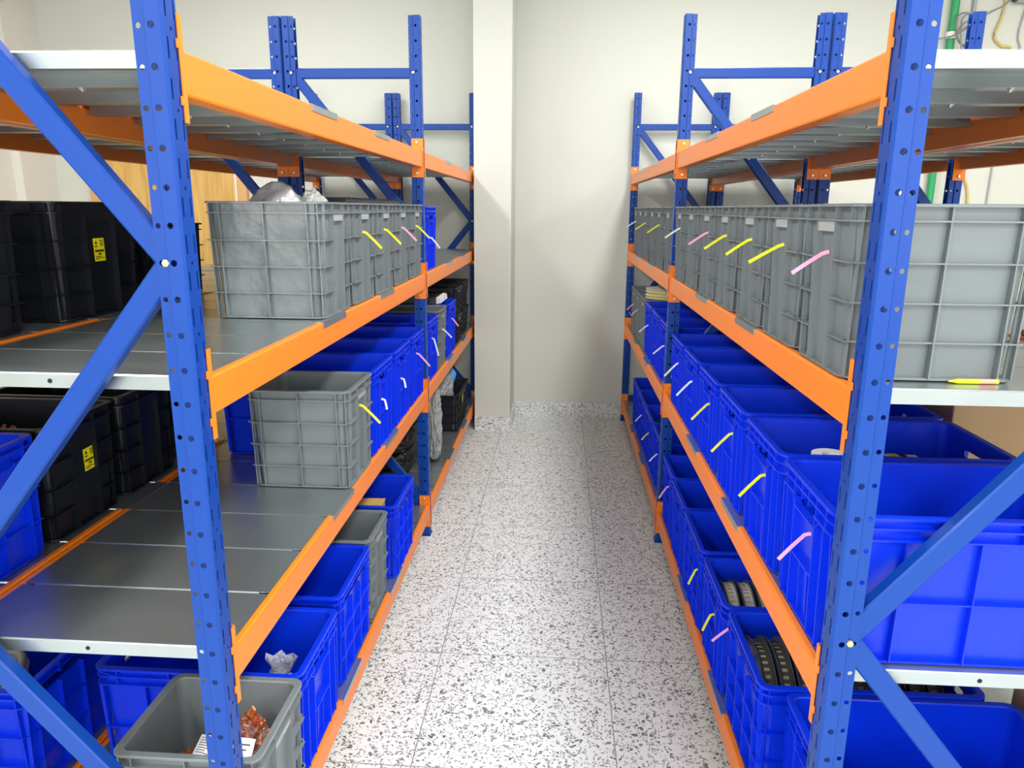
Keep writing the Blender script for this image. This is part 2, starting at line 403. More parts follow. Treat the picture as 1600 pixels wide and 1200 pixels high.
# ---------------------------------------------------------------- crates
def crate_mesh(style, L, W, H, mats, d=.012, tap=.011):
    """L along x, W along y; the short ends face +x and -x. mats: body, pale plate."""
    hx, hy, r = L/2, W/2, .026
    mb = MB()
    wx = lambda z: hx - d - tap*(1-z/H)
    wy = lambda z: hy - d - tap*(1-z/H)
    O = lambda z, e=0: rrect(wx(z)+e, wy(z)+e, r*.8, z)
    t = .0035
    rim = H-.005
    mb.loops([O(0, -.006), O(.004), O(rim), rrect(hx, hy, r, rim), rrect(hx, hy, r, H-.001), rrect(hx-.002, hy-.002, r, H),
              rrect(hx-d-.003, hy-d-.003, r*.7, H), rrect(hx-d-.005, hy-d-.005, r*.7, H-.003), O(.008, -t), O(.005, -t-.004)])
    def ring(z0, z1, e, drop=None):
        # solid band round the crate; drop: lowers it along the middle of both short ends
        n = 4; out = []
        for (hxx, hyy, z) in ((wx(z0)-.001, wy(z0)-.001, z0), (e[0], e[1], z0), (e[0], e[1], z1), (wx(z0)-.001, wy(z0)-.001, z1)):
            out.append(rrect(hxx, hyy, r, z))
        m = len(out[0]); vs = [p for l in out for p in l]
        mb.add(vs, [(k*m+i, k*m+(i+1) % m, ((k+1) % 4)*m+(i+1) % m, ((k+1) % 4)*m+i) for k in range(4) for i in range(m)])
    def vrib(face, s, z0, z1, w=.0026, out=None):
        ax = face[1]; sg = 1 if face[0] == '+' else -1
        pts = []
        for z in (z0, z1):
            base = (wx(z) if ax == 'x' else wy(z)); ext = (hx if ax == 'x' else hy) - .0015 if out is None else base + out
            ext = min(ext, base + d*1.35) if out is None else ext
            q = [(base-.001, s-w/2), (ext, s-w/2), (ext, s+w/2), (base-.001, s+w/2)]
            pts += [((sg*a, b, z) if ax == 'x' else (b, sg*a, z)) for a, b in q]
        mb.hexa(pts)
    def hrib(face, s0, s1, z, h=.0026, out=None):
        ax = face[1]; sg = 1 if face[0] == '+' else -1
        base = wx(z) if ax == 'x' else wy(z); ext = base + (d*1.1 if out is None else out)
        pts = []
        for zz in (z-h/2, z+h/2):
            q = [(base-.001, s0), (ext, s0), (ext, s1), (base-.001, s1)]
            pts += [((sg*a, b, zz) if ax == 'x' else (b, sg*a, zz)) for a, b in q]
        mb.hexa(pts)
    def slant(face, s0, z0, s1, z1, h=.0026):
        ax = face[1]; sg = 1 if face[0] == '+' else -1; pts = []
        for dz in (-h/2, h/2):
            for a, (s, z) in ((-.001, (s0, z0)), (d, (s0, z0)), (d, (s1, z1)), (-.001, (s1, z1))):
                base = (wx(z) if ax == 'x' else wy(z)); 
                pts.append((sg*(base+a), s, z+dz) if ax == 'x' else (s, sg*(base+a), z+dz))
        mb.hexa([pts[0], pts[1], pts[2], pts[3], pts[4], pts[5], pts[6], pts[7]])
    full = (hx-.001, hy-.001)
    if style in ('gray', 'black'):
        zb = H*.905
        ring(zb-.0015, zb+.0015, full)
        ring(.001, .005, (wx(0)+d*1.0, wy(0)+d*1.0))
        zs = [H*.225, H*.45, H*.675]
        for sg in '+-':
            fy = sg+'y'
            for s in (-.36*L, -.0, .36*L): vrib(fy, s, .004, rim)
            for s in (-.445*L, .445*L): vrib(fy, s, .004, rim, out=d*.8)
            for z in zs: hrib(fy, -.465*L, .465*L, z)
            fx = sg+'x'
            for s in (-.165, .165): vrib(fx, s*W, .004, rim)
            for s in (-.40, .40): vrib(fx, s*W, .004, rim, out=d*.7)
            for z in zs:
                hrib(fx, -.455*W, -.165*W, z); hrib(fx, .165*W, .455*W, z)
            # hand grip under the rim
            base = wx(zb)
            x0, x1 = sorted((( 1 if sg == '+' else -1)*(base-.001), (1 if sg == '+' else -1)*(base+d*.75)))
            mb.box((x0, -.163*W, zb-.0195), (x1, .163*W, zb-.002), 1)
    elif style == 'end':
        rings = (H*.925, H*.85)
        for z in rings: ring(z-.0016, z+.0016, full)
        ring(.001, .005, (wx(0)+d, wy(0)+d))
        for sg in '+-':
            fy = sg+'y'
            for s in (-.25, 0, .25): vrib(fy, s*L, .004, H*.85)
            for s in (-.46, .46): vrib(fy, s*L, .004, H*.85, out=d*.8)
            for s in (-.38, -.13, .13, .38): vrib(fy, s*L, H*.85, rim)
            hrib(fy, -.47*L, .47*L, H*.43)
            slant(fy, -.46*L, rim-.002, -.38*L, H*.925); slant(fy, .46*L, rim-.002, .38*L, H*.925)
            fx = sg+'x'
            for s in (-.34, -.19, .19, .34): vrib(fx, s*W, .004, H*.85)
            for s in (-.445, .445): vrib(fx, s*W, .004, H*.85, out=d*.8)
            for s in (-.36, -.2, -.06, .06, .2, .36): vrib(fx, s*W, H*.85, rim)
            # the band dips round the hand grip
            slant(fx, -.27*W, H*.85, -.18*W, H*.77); slant(fx, .18*W, H*.77, .27*W, H*.85); hrib(fx, -.18*W, .18*W, H*.77)
            hrib(fx, -.19*W, .19*W, H*.42)
            for s in (-.07, .07): vrib(fx, s*W, .004, H*.42, out=d*.6)
    elif style == 'grid':
        for z in (H*.93, H*.845): ring(z-.0016, z+.0016, full)
        ring(.001, .005, (wx(0)+d, wy(0)+d))
        for sg in '+-':
            for ax, S in (('y', L), ('x', W)):
                f = sg+ax
                for s in ((-.37, -.12, .12, .37) if ax == 'x' else (-.3, 0, .3)): vrib(f, s*S, .004, rim)
                for s in (-.455, .455): vrib(f, s*S, .004, rim, out=d*.8)
                for z in (H*.29, H*.57): hrib(f, -.47*S, .47*S, z)
    me = mb.mesh('crate_body', mats)
    if style in ('end', 'grid', 'black'):
        # cut the hand holes through both short ends
        c = MB(); z0, z1 = H*.80, H*.885
        hw = .30*W if style == 'grid' else .17*W
        if style == 'end': z0, z1 = H*.79, H*.865
        for sg in (-1, 1):
            x0, x1 = sorted((sg*(hx-.035), sg*(hx+.01)))
            c.extrude([(-hw, z0+.006), (-hw+.01, z0), (hw-.01, z0), (hw, z0+.006), (hw, z1-.004), (hw-.004, z1), (-hw+.004, z1), (-hw, z1-.004)], 'x', x0, x1)
        if style != 'black':
            a = bpy.data.objects.new('a', me); b = bpy.data.objects.new('b', c.mesh('cut', mats[:1]))
            COL.objects.link(a); COL.objects.link(b)
            md = a.modifiers.new('m', 'BOOLEAN'); md.operation = 'DIFFERENCE'; md.object = b; md.solver = 'FAST'
            dg = bpy.context.evaluated_depsgraph_get(); dg.update()
            me2 = bpy.data.meshes.new_from_object(a.evaluated_get(dg)); me2.name = 'crate_body'
            bpy.data.objects.remove(a); bpy.data.objects.remove(b)
            if len(me2.polygons) > 100: me = me2
    return me

LG, WG, HG = .305, .268, .289
LB, WB, HBX = .505, .308, .283
WQ, HQ = .344, .286
CM = {
    'gray': (crate_mesh('gray', LG, WG, HG, [M['gray'], M['plate']]), LG, WG, HG),
    'graygloss': (crate_mesh('gray', LG, WG, HG, [M['graygloss'], M['plate']]), LG, WG, HG),
    'blue': (crate_mesh('end', LB, WB, HBX, [M['blue']]), LB, WB, HBX),
    'grid': (crate_mesh('grid', LB, WQ, HQ, [M['blue']]), LB, WQ, HQ),
    'black': (crate_mesh('black', .40, .285, .285, [M['black'], M['black']]), .40, .285, .285),
    'blackwide': (crate_mesh('black', .40, .365, .285, [M['black'], M['black']]), .40, .365, .285),
    'blacklow': (crate_mesh('black', .40, .35, .222, [M['black'], M['black']]), .40, .35, .222),
    'blacklong': (crate_mesh('black', .36, .50, .23, [M['black'], M['black']]), .36, .50, .23),
    'blackstack': (crate_mesh('black', .42, .30, .165, [M['black'], M['black']]), .42, .30, .165),
    'darkgray': (crate_mesh('gray', LG, WG, HG, [M['gray'], M['plate']]), LG, WG, HG),
}
CNAME = {'gray': 'grey', 'graygloss': 'grey', 'darkgray': 'grey', 'blue': 'blue', 'grid': 'blue'}

def strip_mesh(pts, w, m, t=.0009):
    # flat strip following points, width along y
    mb = MB(); pts = [Vector(p) for p in pts]
    ls = []
    for i, p in enumerate(pts):
        d = (pts[min(i+1, len(pts)-1)]-pts[max(i-1, 0)]).normalized()
        wv = d.cross(Vector((.0, 1, .0)))
        if wv.length < .1: wv = Vector((0, 0, 1))
        wv = wv.normalized()*w/2; n = d.cross(wv).normalized()*t
        ls.append([tuple(p-wv-n), tuple(p+wv-n), tuple(p+wv+n), tuple(p-wv+n)])
    mb.loops(ls); return mb.mesh('tag_strip', [m])

def crate(kind, side, xf, y, z, label, group=None, strip=None, cat='crate', rot=0.0, out=.05, drop=.035, zs=.70, dy=.0, slen=.055):
    """xf: where the end that faces the aisle stands; side 'L' (aisle to +x) or 'R' (aisle to -x)."""
    me, L, W, H = CM[kind]
    cx = xf - L/2 if side == 'L' else xf + L/2
    t = thing('plastic_crate', label, cat, (cx, y, z), rot, group)
    link('crate_body', me, t)
    if strip:
        sg = 1 if side == 'L' else -1
        x0 = sg*(L/2-.012)
        m = {'y': M['yellow'], 'p': M['pink'], 'w': M['whitestrip']}[strip]
        # cable-tie like strip: out of the wall towards the aisle, drooping, running slightly along y
        p = [(x0-sg*.001, dy, H*zs+.004), (x0+sg*.010, dy+.002, H*zs), (x0+sg*(.012+out*.5), dy-.001, H*zs-drop*.5), (x0+sg*(.012+out), dy-.004, H*zs-drop)]
        s = link('tag_strip', strip_mesh(p, .0068, m), t)
        s['label'] = {'y': 'yellow', 'p': 'pink', 'w': 'white'}[strip] + ' tag strip'
    return t
ORD = ['first', 'second', 'third', 'fourth', 'fifth', 'sixth', 'seventh', 'eighth', 'ninth', 'tenth', 'eleventh', 'twelfth', 'thirteenth']
SN = {'y': 'yellow strip', 'p': 'pink strip', 'w': 'white strip', None: 'no strip'}

# right rack, upper shelf: a long row of grey crates
G1 = 'grey crates along the right rack'
ys = [1.366 + .2775*k for k in range(7)] + [3.395 + .287*k for k in range(6)]
st = ['p', 'y', 'y', 'y', 'p', None, 'w', None, 'y', None, 'y', None, 'w']
for k, (y, s) in enumerate(zip(ys, st)):
    crate('gray', 'R', .468 + (.004 if k > 6 else 0) + .0006*((k*7) % 5), y, Z[2]+.0015, f'{ORD[k]} grey crate from the camera, upper shelf of right rack, {SN[s]}', G1, s, out=.05 if k != 1 else .06, rot=.004*((k*5) % 3-1))
# right rack, middle shelf
G2 = 'crates on the right rack middle shelf'
ys = [1.352, 1.672, 1.998, 2.318, 2.632, 2.950]
st = ['p', 'y', 'y', 'y', 'w', 'w']
ex = ['empty', 'paper rolls inside', '', '', '', '']
for k, (y, s) in enumerate(zip(ys, st)):
    crate('blue', 'R', .478, y, Z[1]+.0015, f'{ORD[k]} blue crate from the camera, middle shelf of right rack, {SN[s]}', G2, s, zs=.66, dy=-.02, out=.045, drop=.05)
for k, y in enumerate((3.41, 3.725, 4.04)):
    crate('blue', 'R', .486, y, Z[1]+.0015, f'{ORD[k]} blue crate beyond the middle post, middle shelf of right rack', G2, 'w' if k != 1 else None, zs=.6, out=.04)
for k, y in enumerate((4.335, 4.612, 4.889)):
    lab = ['grey crate with flat reels on top, middle shelf of right rack', 'grey crate between two grey crates at far end, right rack middle shelf', 'last grey crate against the wall, right rack middle shelf'][k]
    crate('gray', 'R', .488, y, Z[1]+.0015, lab, G2, [None, 'p', 'p'][k], zs=.62, out=.035)
# right rack, bottom shelf
G3 = 'blue crates on the right rack bottom shelf'
crate('blue', 'R', .530, 1.3435, Z[0]+.0015, 'blue crate behind the near right post, bottom shelf, set back', G3)
crate('grid', 'R', .478, 1.672, Z[0]+.0015, 'blue crate with dark reels and a pink strip, right rack bottom shelf', G3, 'p', zs=.83, dy=.15, out=.04)
crate('blue', 'R', .472, 2.006, Z[0]+.0015, 'blue crate with pale reels standing inside, right rack bottom shelf', G3, 'y', zs=.6, out=.02, drop=.05)
crate('grid', 'R', .470, 2.352, Z[0]+.0015, 'blue crate just beyond the pale reels crate, right rack bottom shelf', G3, 'y', zs=.66, dy=-.1, out=.02, drop=.05)
crate('blue', 'R', .474, 2.69, Z[0]+.0015, 'blue crate without a strip, second before the middle post, right rack bottom shelf', G3, None)
crate('blue', 'R', .480, 3.002, Z[0]+.0015, 'blue crate with pink strip beside middle post, right rack bottom shelf', G3, 'p', zs=.66, out=.03, drop=.05)
for k, y in enumerate((3.462, 3.812, 4.163, 4.514)):
    crate('grid', 'R', .492, y, Z[0]+.0015, ['blue crate right after the middle post, right rack bottom shelf', 'blue crate with reels beyond middle post, right rack bottom shelf', 'second last blue crate toward the wall, right rack bottom shelf', 'last blue crate toward the wall, right rack bottom shelf'][k], G3, ['w', 'y', 'w', None][k], zs=.62, out=.03)

# left rack, upper shelf
G4 = 'grey crates on the left rack upper shelf'
st = [None, 'y', 'y', 'p', 'y']
for k in range(5):
    crate('graygloss' if k == 0 else 'gray', 'L', -.576, 1.935+.2735*k, Z[2]+.0015, f'{ORD[k]} grey crate from the camera, upper shelf of left rack, {SN[st[k]]}', G4, st[k], out=.045, drop=.045, zs=.7, dy=.0)
crate('blue', 'L', -.582, 3.395, Z[2]+.0015, 'lone blue crate beyond the middle post, upper shelf of left rack', None, 'w', out=.035, drop=.045, zs=.5)
# left rack, middle shelf
G5 = 'crates on the left rack middle shelf'
crate('gray', 'L', -.572, 2.080, Z[1]+.0015, 'grey crate with yellow strip, front of the left rack middle shelf', G5, 'y', zs=.74, out=.05, drop=.05)
for k, y in enumerate((2.376, 2.688, 2.998)):
    crate('blue', 'L', -.578, y, Z[1]+.0015, f'{ORD[k]} blue crate behind the lone grey crate, middle shelf of left rack', G5, ['w', 'w', 'p'][k], zs=.55 if k < 2 else .68, out=[.006, .006, .045][k], drop=[.032, .032, .05][k])
crate('blue', 'L', -.582, 3.40, Z[1]+.0015, 'blue crate just past the middle post, middle shelf of left rack', G5, 'w', zs=.66, out=.02, drop=.08)
crate('gray', 'L', -.585, 3.722, Z[1]+.0015, 'grey crate between two blue crates beyond middle post, left rack', G5, 'w', zs=.62, out=.04, drop=.04)
crate('blue', 'L', -.585, 4.05, Z[1]+.0015, 'blue crate with dark bag on top, far end of left rack middle shelf', G5, 'p', zs=.66, out=.03, drop=.04)
G6 = 'low black crates stacked at the far end of the left rack'
for k in range(2):
    crate('blackstack', 'L', -.592, 4.40, Z[1]+.0015+.167*k, ['lower', 'upper'][k] + ' black crate of the stack nearer the post, left rack far end', G6)
    crate('blackstack', 'L', -.60, 4.76, Z[1]+.0015+.167*k, ['lower', 'upper'][k] + ' black crate of the stack nearest the column, left rack', G6)
# left rack, bottom shelf
G7 = 'crates on the left rack bottom shelf'
crate('gray', 'L', -.563, 1.322, Z[0]+.0015, 'grey crate holding bags of copper fittings, behind the near left post', G7)
crate('blue', 'L', -.576, 1.616, Z[0]+.0015, 'blue crate with a clear bag inside, behind the copper fittings crate', G7)
crate('grid', 'L', -.586, 1.980, Z[0]+.0015, 'blue crate between blue and grey crates, left rack bottom shelf', G7)
crate('gray', 'L', -.590, 2.294, Z[0]+.0015, 'empty grey crate between two blue crates, left rack bottom shelf', G7)
crate('grid', 'L', -.569, 2.626, Z[0]+.0015, 'blue crate with a tan box inside, left rack bottom shelf', G7)
crate('blacklong', 'L', -.592, 4.56, Z[0]+.0015, 'black crate with yellow label and plastic bags, far left bottom shelf', G7)

# back racks
G8 = 'black crates on the rack behind the left one'
xb = XL-DEPTH-.007-.02
c1 = crate('black', 'L', xb-.005, 1.432, Z[2]+.0015, 'black crate at the photo edge, upper shelf behind left rack', G8)
c2 = crate('blackwide', 'L', xb, 1.860, Z[2]+.0015, 'black crate with yellow label, upper shelf of rack behind left rack', G8)
crate('blacklow', 'L', xb-.02, 2.285, Z[2]+.0015, 'low black crate behind the near left post, upper shelf of back rack', G8)
crate('grid', 'L', xb, 1.352, Z[1]+.0015, 'blue crate at the photo edge beside the black crate with yellow label', None)
c3 = crate('black', 'L', xb, 1.685, Z[1]+.0015, 'black crate with yellow label and copper bag, middle shelf behind left rack', G8)
crate('black', 'L', xb, 1.985, Z[1]+.0015, 'black crate after the one with copper bag, middle shelf behind left rack', G8)
crate('black', 'L', xb-.01, 2.285, Z[1]+.0015, 'third black crate in line, middle shelf of rack behind left rack', G8)
crate('grid', 'L', xb+.001, 1.53, Z[0]+.0015, 'blue crate with grey coils at lower left, bottom shelf of back rack', None)
def warning_label(t, kind, y, z, w=.045, h=.058, side=1):
    me, L, W, H = CM[kind]
    x = side*(L/2 - .012 - .011*(1-z/H) + .0012)
    mb = MB()
    mb.box((min(x, x+side*.0006), y-w/2, z-h/2), (max(x, x+side*.0006), y+w/2, z+h/2), 0)
    xa, xb_ = sorted((x+side*.0006, x+side*.0011))
    def ln(y0, y1, z0, z1): mb.box((xa, y+(y0-.5)*w, z-h/2+z0*h), (xb_, y+(y1-.5)*w, z-h/2+z1*h), 1)
    # warning triangle with a bar below it, and lines of small print
    n = 3; cy, cz, rr = y-.26*w, z+.30*h, .13*w
    tri = [(xa, cy+rr*math.cos(PI/2+2*PI*k/3), cz+rr*math.sin(PI/2+2*PI*k/3)) for k in range(3)]
    mb.loops([tri, [(xb_, p[1], p[2]) for p in tri]], 1)
    ln(.10, .34, .62, .67)
    for k, (a, b) in enumerate(((.55, .92), (.60, .9), (.56, .93), (.62, .88))): ln(a, b, .88-.075*k, .915-.075*k)
    for k in range(9): ln(.08+.095*k, .08+.095*k+.07, .40, .50)
    for k in range(3): ln(.38+.09*k, .38+.09*k+.065, .27, .35)
    ln(.08, .62, .17, .205); ln(.08, .5, .09, .125); ln(.62, .9, .12, .15)
    link('warning_label', mb.mesh('warning_label', [M['label_y'], M['ink']]), t)['label'] = 'yellow label with black print'
warning_label(c2, 'blackwide', 0, .165)
warning_label(c3, 'black', .03, .16)
for o in list(bpy.data.objects):
    if o.get('label', '').startswith('black crate with yellow label and plastic bags'): warning_label(o, 'blacklong', .03, .155)

# ---------------------------------------------------------------- contents
def lump(sx, sy, sz, seed, n=3, amp=.18, freq=2.2, top=0.0, boxy=1.0):
    bm = bmesh.new(); bmesh.ops.create_icosphere(bm, subdivisions=n+1, radius=1)
    from mathutils import noise
    for v in bm.verts:
        p = v.co.copy(); k = 1 + amp*noise.noise(p*freq + Vector((seed*3.1, seed*1.7, seed))) + amp*.6*noise.noise(p*freq*2.7 + Vector((seed, 9, seed*2)))
        b = Vector([math.copysign(abs(c)**boxy, c) for c in p]); q = b*k
        if top: q.x *= 1-top*.5+top*(q.z+.6)/1.6; q.y *= 1-top*.5+top*(q.z+.6)/1.6
        if q.z < -.55: q.z = -.55 + (q.z+.55)*.15
        v.co = Vector((q.x*sx, q.y*sy, (q.z+.68)*sz))
    me = bpy.data.meshes.new('lump'); bm.to_mesh(me); bm.free(); return me
def lump_obj(name, m, dims, seed, parent=None, loc=(0, 0, 0), smooth=True, **k):
    me = lump(*dims, seed, **k); me.materials.append(m)
    if smooth: me.polygons.foreach_set('use_smooth', [True]*len(me.polygons))
    return link(name, me, parent, loc)
def heap_mesh(rx, ry, rz, n, seed, r=.0045, l=.013):
    # heap of small copper tube fittings
    rnd = random.Random(seed); mb = MB()
    for _ in range(n):
        a = rnd.uniform(0, 2*PI); q = math.sqrt(rnd.random())
        x, y = rx*q*math.cos(a), ry*q*math.sin(a); z = rz*math.sqrt(max(0, 1-q*q))*rnd.uniform(.75, 1.0) + r
        d = Vector((rnd.uniform(-1, 1), rnd.uniform(-1, 1), rnd.uniform(-.5, .5))).normalized()*l/2
        p = Vector((x, y, z)); mb.tube([p-d, p+d], r*rnd.uniform(.75, 1.15), 7)
    return mb.mesh('copper_fittings', [M['copper']], False)
def bag_label(parent, c, w, h, nrm, up, wid=.0006):
    nrm = Vector(nrm).normalized(); up = (Vector(up) - nrm*Vector(up).dot(nrm)).normalized(); rt = up.cross(nrm)
    mb = MB(); c = Vector(c)
    P = lambda a, b, t: tuple(c + rt*(a*w/2) + up*(b*h/2) + nrm*(t + .006*(1-a*a)))
    N = 8
    for lay, m_, cells in ((0, 0, [(-1, 1, -1, 1)]), (wid, 1, [(-.8, .7-.25*(k % 3), .72-.24*k, .66-.24*k) for k in range(7)])):
        for a0, a1, b0, b1 in cells:
            vs = []
            for k in range(N+1):
                a = a0+(a1-a0)*k/N
                vs += [P(a, b0, lay), P(a, b1, lay), P(a, b1, lay+.0004), P(a, b0, lay+.0004)]
            ls = [vs[4*k:4*k+4] for k in range(N+1)]; mb.loops(ls, m_)
    o = link('paper_label', mb.mesh('paper_label', [M['paper'], M['ink']]), parent); o['label'] = 'white paper label with lines of print'
def copper_bag(loc, dims, n, seed, label, lab=None, film=True, grp='bags of copper fittings'):
    t = thing('bag_of_fittings', label, 'bag', loc, 0, grp)
    h = link('copper_fittings', heap_mesh(*dims, n, seed), t); h['kind'] = 'stuff'
    if film: lump_obj('clear_film', M['film'], (dims[0]*1.02, dims[1]*1.02, dims[2]*.56), seed, t, (0, 0, 0), amp=.10, freq=3)
    if lab: bag_label(t, *lab)
    return t
zb = Z[0] + .009
lump_c = []
copper_bag((-.772, 1.302, zb), (.056, .066, .195), 700, 3, 'bag of copper fittings half hidden by the near left post', ((.034, .012, .205), .036, .045, (.3, -.35, .9), (0, 1, .2)))
copper_bag((-.645, 1.288, zb), (.045, .052, .215), 620, 5, 'bag of copper fittings with upright white label, in the grey crate', ((.006, -.028, .222), .048, .085, (.10, -.62, .78), (0, .78, .62)))
copper_bag((-.66, 1.383, zb), (.050, .034, .245), 520, 8, 'rear bag of copper fittings in the front grey crate')
copper_bag((xb-.21, 1.685, Z[1]+.0095), (.12, .085, .235), 700, 11, 'crumpled bag of copper fittings topping the black crate behind the rack')
# clear bag with label in the first blue crate of the bottom shelf
t = thing('plastic_bag', 'clear plastic bag with white label inside the blue crate', 'bag', (-.682, 1.585, Z[0]+.009))
lump_obj('bag_body', M['wrapfilm'], (.05, .055, .125), 21, t, amp=.12)
mb = MB(); ls = []
for k, (z, r) in enumerate(((.175, .03), (.20, .018), (.222, .026), (.243, .038))):
    ls.append([(.01+r*math.cos(2*PI*i/14)*(1+.2*math.sin(5*i+k)), .0+r*.6*math.sin(2*PI*i/14)*(1+.2*math.cos(4*i+k)), z+.008*math.sin(3*i+k)) for i in range(14)])
mb.loops(ls, 0, True, False); link('bag_neck', mb.mesh('bag_neck', [M['wrapfilm']], True), t)
bag_label(t, (.012, -.048, .165), .06, .07, (.1, -.75, .65), (0, .6, .8))
# tan box in the last blue crate
t = thing('small_box', 'small tan cardboard box in the blue crate', 'box', (-.69, 2.545, Z[0]+.009), .05)
mb = MB(); mb.extrude([(-.05, -.032), (.05, -.032), (.05, .032), (-.05, .032)], 'z', 0, .255); link('box_body', mb.mesh('box_body', [M['gold']]), t)
mb = MB(); mb.box((-.05, -.034, .2555), (.052, .034, .262)); link('lid_flap', mb.mesh('lid_flap', [M['gold']]), t)
# things on the grey crates of the left upper shelf
zt = Z[2]+.0015+HG
t = thing('plastic_bag', 'silver grey plastic bag bulging out of first grey crate, left rack', 'bag', (-.745, 1.955, zt-.17))
lump_obj('bag_body', M['bagfilm'], (.092, .085, .128), 31, t, amp=.12, freq=2.5)
lump_obj('bag_corner', M['wrapfilm'], (.045, .05, .085), 34, t, (.085, .03, .06), amp=.2)
t = thing('black_tray_sheet', 'thin black ribbed sheet lying across grey crates, left upper shelf', 'sheet', (-.73, 2.46, zt+.001))
mb = MB(); pr = []
mb.box((-.125, -.36, 0), (.125, .36, .008))
for k in range(34): y = -.35+.021*k; mb.box((-.125, y, .008), (.125, y+.009, .0115+.003*((k*7) % 3)/2))
link('ribbed_sheet', mb.mesh('ribbed_sheet', [M['black']]), t)
# dark bag with white edge on the far blue crate
t = thing('flat_package', 'flat dark package with white edge on far blue crate, left rack', 'package', (-.76, 4.06, Z[1]+.0015+HBX+.001))
mb = MB(); mb.box((-.14, -.13, 0), (.10, .13, .018)); mb.box((-.13, -.125, .0185), (.095, .12, .03)); link('dark_sheets', mb.mesh('dark_sheets', [M['darkgrey']]), t)
mb = MB(); mb.extrude([(.1005, 0), (.125, .004), (.12, .03), (.1005, .034)], 'y', -.13, .12); b_ = mb.mesh('white_edge', [M['paper']])
b_.transform(Matrix.Identity(4)); link('white_edge', b_, t)
# far left bottom shelf: black film, wrap, bags
zb = Z[0]+.001
t = thing('black_plastic_sheets', 'pile of folded black plastic sheets behind middle post, left bottom shelf', 'plastic sheets', (-.865, 3.70, zb))
for k in range(7):
    o = lump_obj('folded_sheet', M['blackfilm'], (.118-.006*(k % 3), .19, .022), 40+k, t, (.004*((k*3) % 4-2), .01*((k*5) % 3-1), .029*k), amp=.06, freq=3.5, boxy=.5)
t = thing('plastic_bag', 'crinkled silver black bag on the folded black sheets, left bottom shelf', 'bag', (-.83, 3.73, zb+.222))
lump_obj('bag_body', M['bagfilm'], (.095, .12, .10), 73, t, amp=.3, freq=3.4)
t = thing('wrapped_roll', 'upright bundle in crumpled clear wrap beside the middle post', 'plastic wrap', (-.657, 3.80, zb))
me = lump(.034, .080, .265, 52, n=5, amp=.30, freq=4.6); me.materials.append(M['wrapfilm']); me.polygons.foreach_set('use_smooth', [True]*len(me.polygons)); link('clear_wrap', me, t)
mb = MB(); mb.cyl((0, 0, .004), .028, .33, 'z', 18); link('dark_core', mb.mesh('dark_core', [M['darkgrey']], False), t)
t = thing('plastic_bag', 'grey translucent bag heaped in the far black crate', 'bag', (-.728, 4.45, Z[0]+.03))
lump_obj('bag_body', M['wrapfilm'], (.072, .085, .205), 61, t, amp=.2, freq=2.8, top=.55)
t = thing('plastic_bag', 'pale blue plastic bag heaped in the far black crate', 'bag', (-.755, 4.655, Z[0]+.03))
lump_obj('bag_body', M['bluefilm'], (.078, .075, .235), 64, t, amp=.28, freq=3.2, top=.55)
t = thing('plastic_bag', 'black plastic bag at the back of the far black crate', 'bag', (-.83, 4.70, Z[0]+.40)); bpy.data.objects.remove(t)
# coils in the back blue crate
t = thing('cord_coil', 'grey coiled cord in the blue crate at lower left', 'cord', (xb-.22, 1.50, Z[0]+.009))
mb = MB()
for q in range(14):
    r_ = .095 - .004*(q % 3); mb.tube([(r_*math.cos(a*PI/10), r_*math.sin(a*PI/10), .012+.0165*q+.003*math.sin(a)) for a in range(21)], .0095, 7)
link('coils', mb.mesh('coils', [M['fabric']], True), t)

# ---------------------------------------------------------------- component reels
def reel_meshes(r, th, fl, tape, tape2):
    n = 44; a = MB()
    def disc(mb, t0, t1, mi=0):
        out = [[(t, r*math.cos(2*PI*k/n), r*math.sin(2*PI*k/n)) for k in range(n)] for t in (t0, t1)]
        inn = [[(t, r*.12*math.cos(2*PI*k/n), r*.12*math.sin(2*PI*k/n)) for k in range(n)] for t in (t0, t1)]
        ls = [out[0], out[1], inn[1], inn[0]]
        vs = [p for l in ls for p in l]
        mb.add(vs, [(q*n+i, q*n+(i+1) % n, ((q+1) % 4)*n+(i+1) % n, ((q+1) % 4)*n+i) for q in range(4) for i in range(n)], mi)
    disc(a, -.001, .001); fm = a.mesh('flange', [fl])
    b = MB(); m = 88; rr = r*.93
    for k in range(m):
        a0, a1 = 2*PI*k/m, 2*PI*(k+1)/m
        for t0, t1, mi in ((-th*.42, -th*.2, 0), (-th*.2, th*.2, 1 if k % 2 else 0), (th*.2, th*.42, 0)):
            rk = rr - (.002 if mi else 0)
            b.add([(t0, rk*math.cos(a0), rk*math.sin(a0)), (t1, rk*math.cos(a0), rk*math.sin(a0)), (t1, rk*math.cos(a1), rk*math.sin(a1)), (t0, rk*math.cos(a1), rk*math.sin(a1))], [(0, 1, 2, 3)], mi)
    for t in (-th*.42, th*.42):
        b.add([(t, rr*math.cos(2*PI*k/m), rr*math.sin(2*PI*k/m)) for k in range(m)], [tuple(range(m))])
    return fm, b.mesh('tape', [tape, tape2], fix=False)
RD = reel_meshes(.136, .034, M['reel_dark'], M['tape_dark'], M['tape_tan'])
RP = reel_meshes(.124, .034, M['reel_dark'], M['tape_white'], M['tape_white'])
RBN = reel_meshes(.124, .034, M['reel_dark'], M['tape_brown'], M['tape_white'])
RF = reel_meshes(.115, .016, M['reel_white'], M['reel_yellow'], M['reel_yellow'])
def reel(ms, loc, label, group, th=.034, ry=0.0):
    t = thing('component_reel', label, 'reel', loc, 0, group); t.rotation_euler = (0, ry, 0)
    for s in (-1, 1): link('flange', ms[0], t, (s*th*.47, 0, 0))
    link('tape', ms[1], t)
    return t
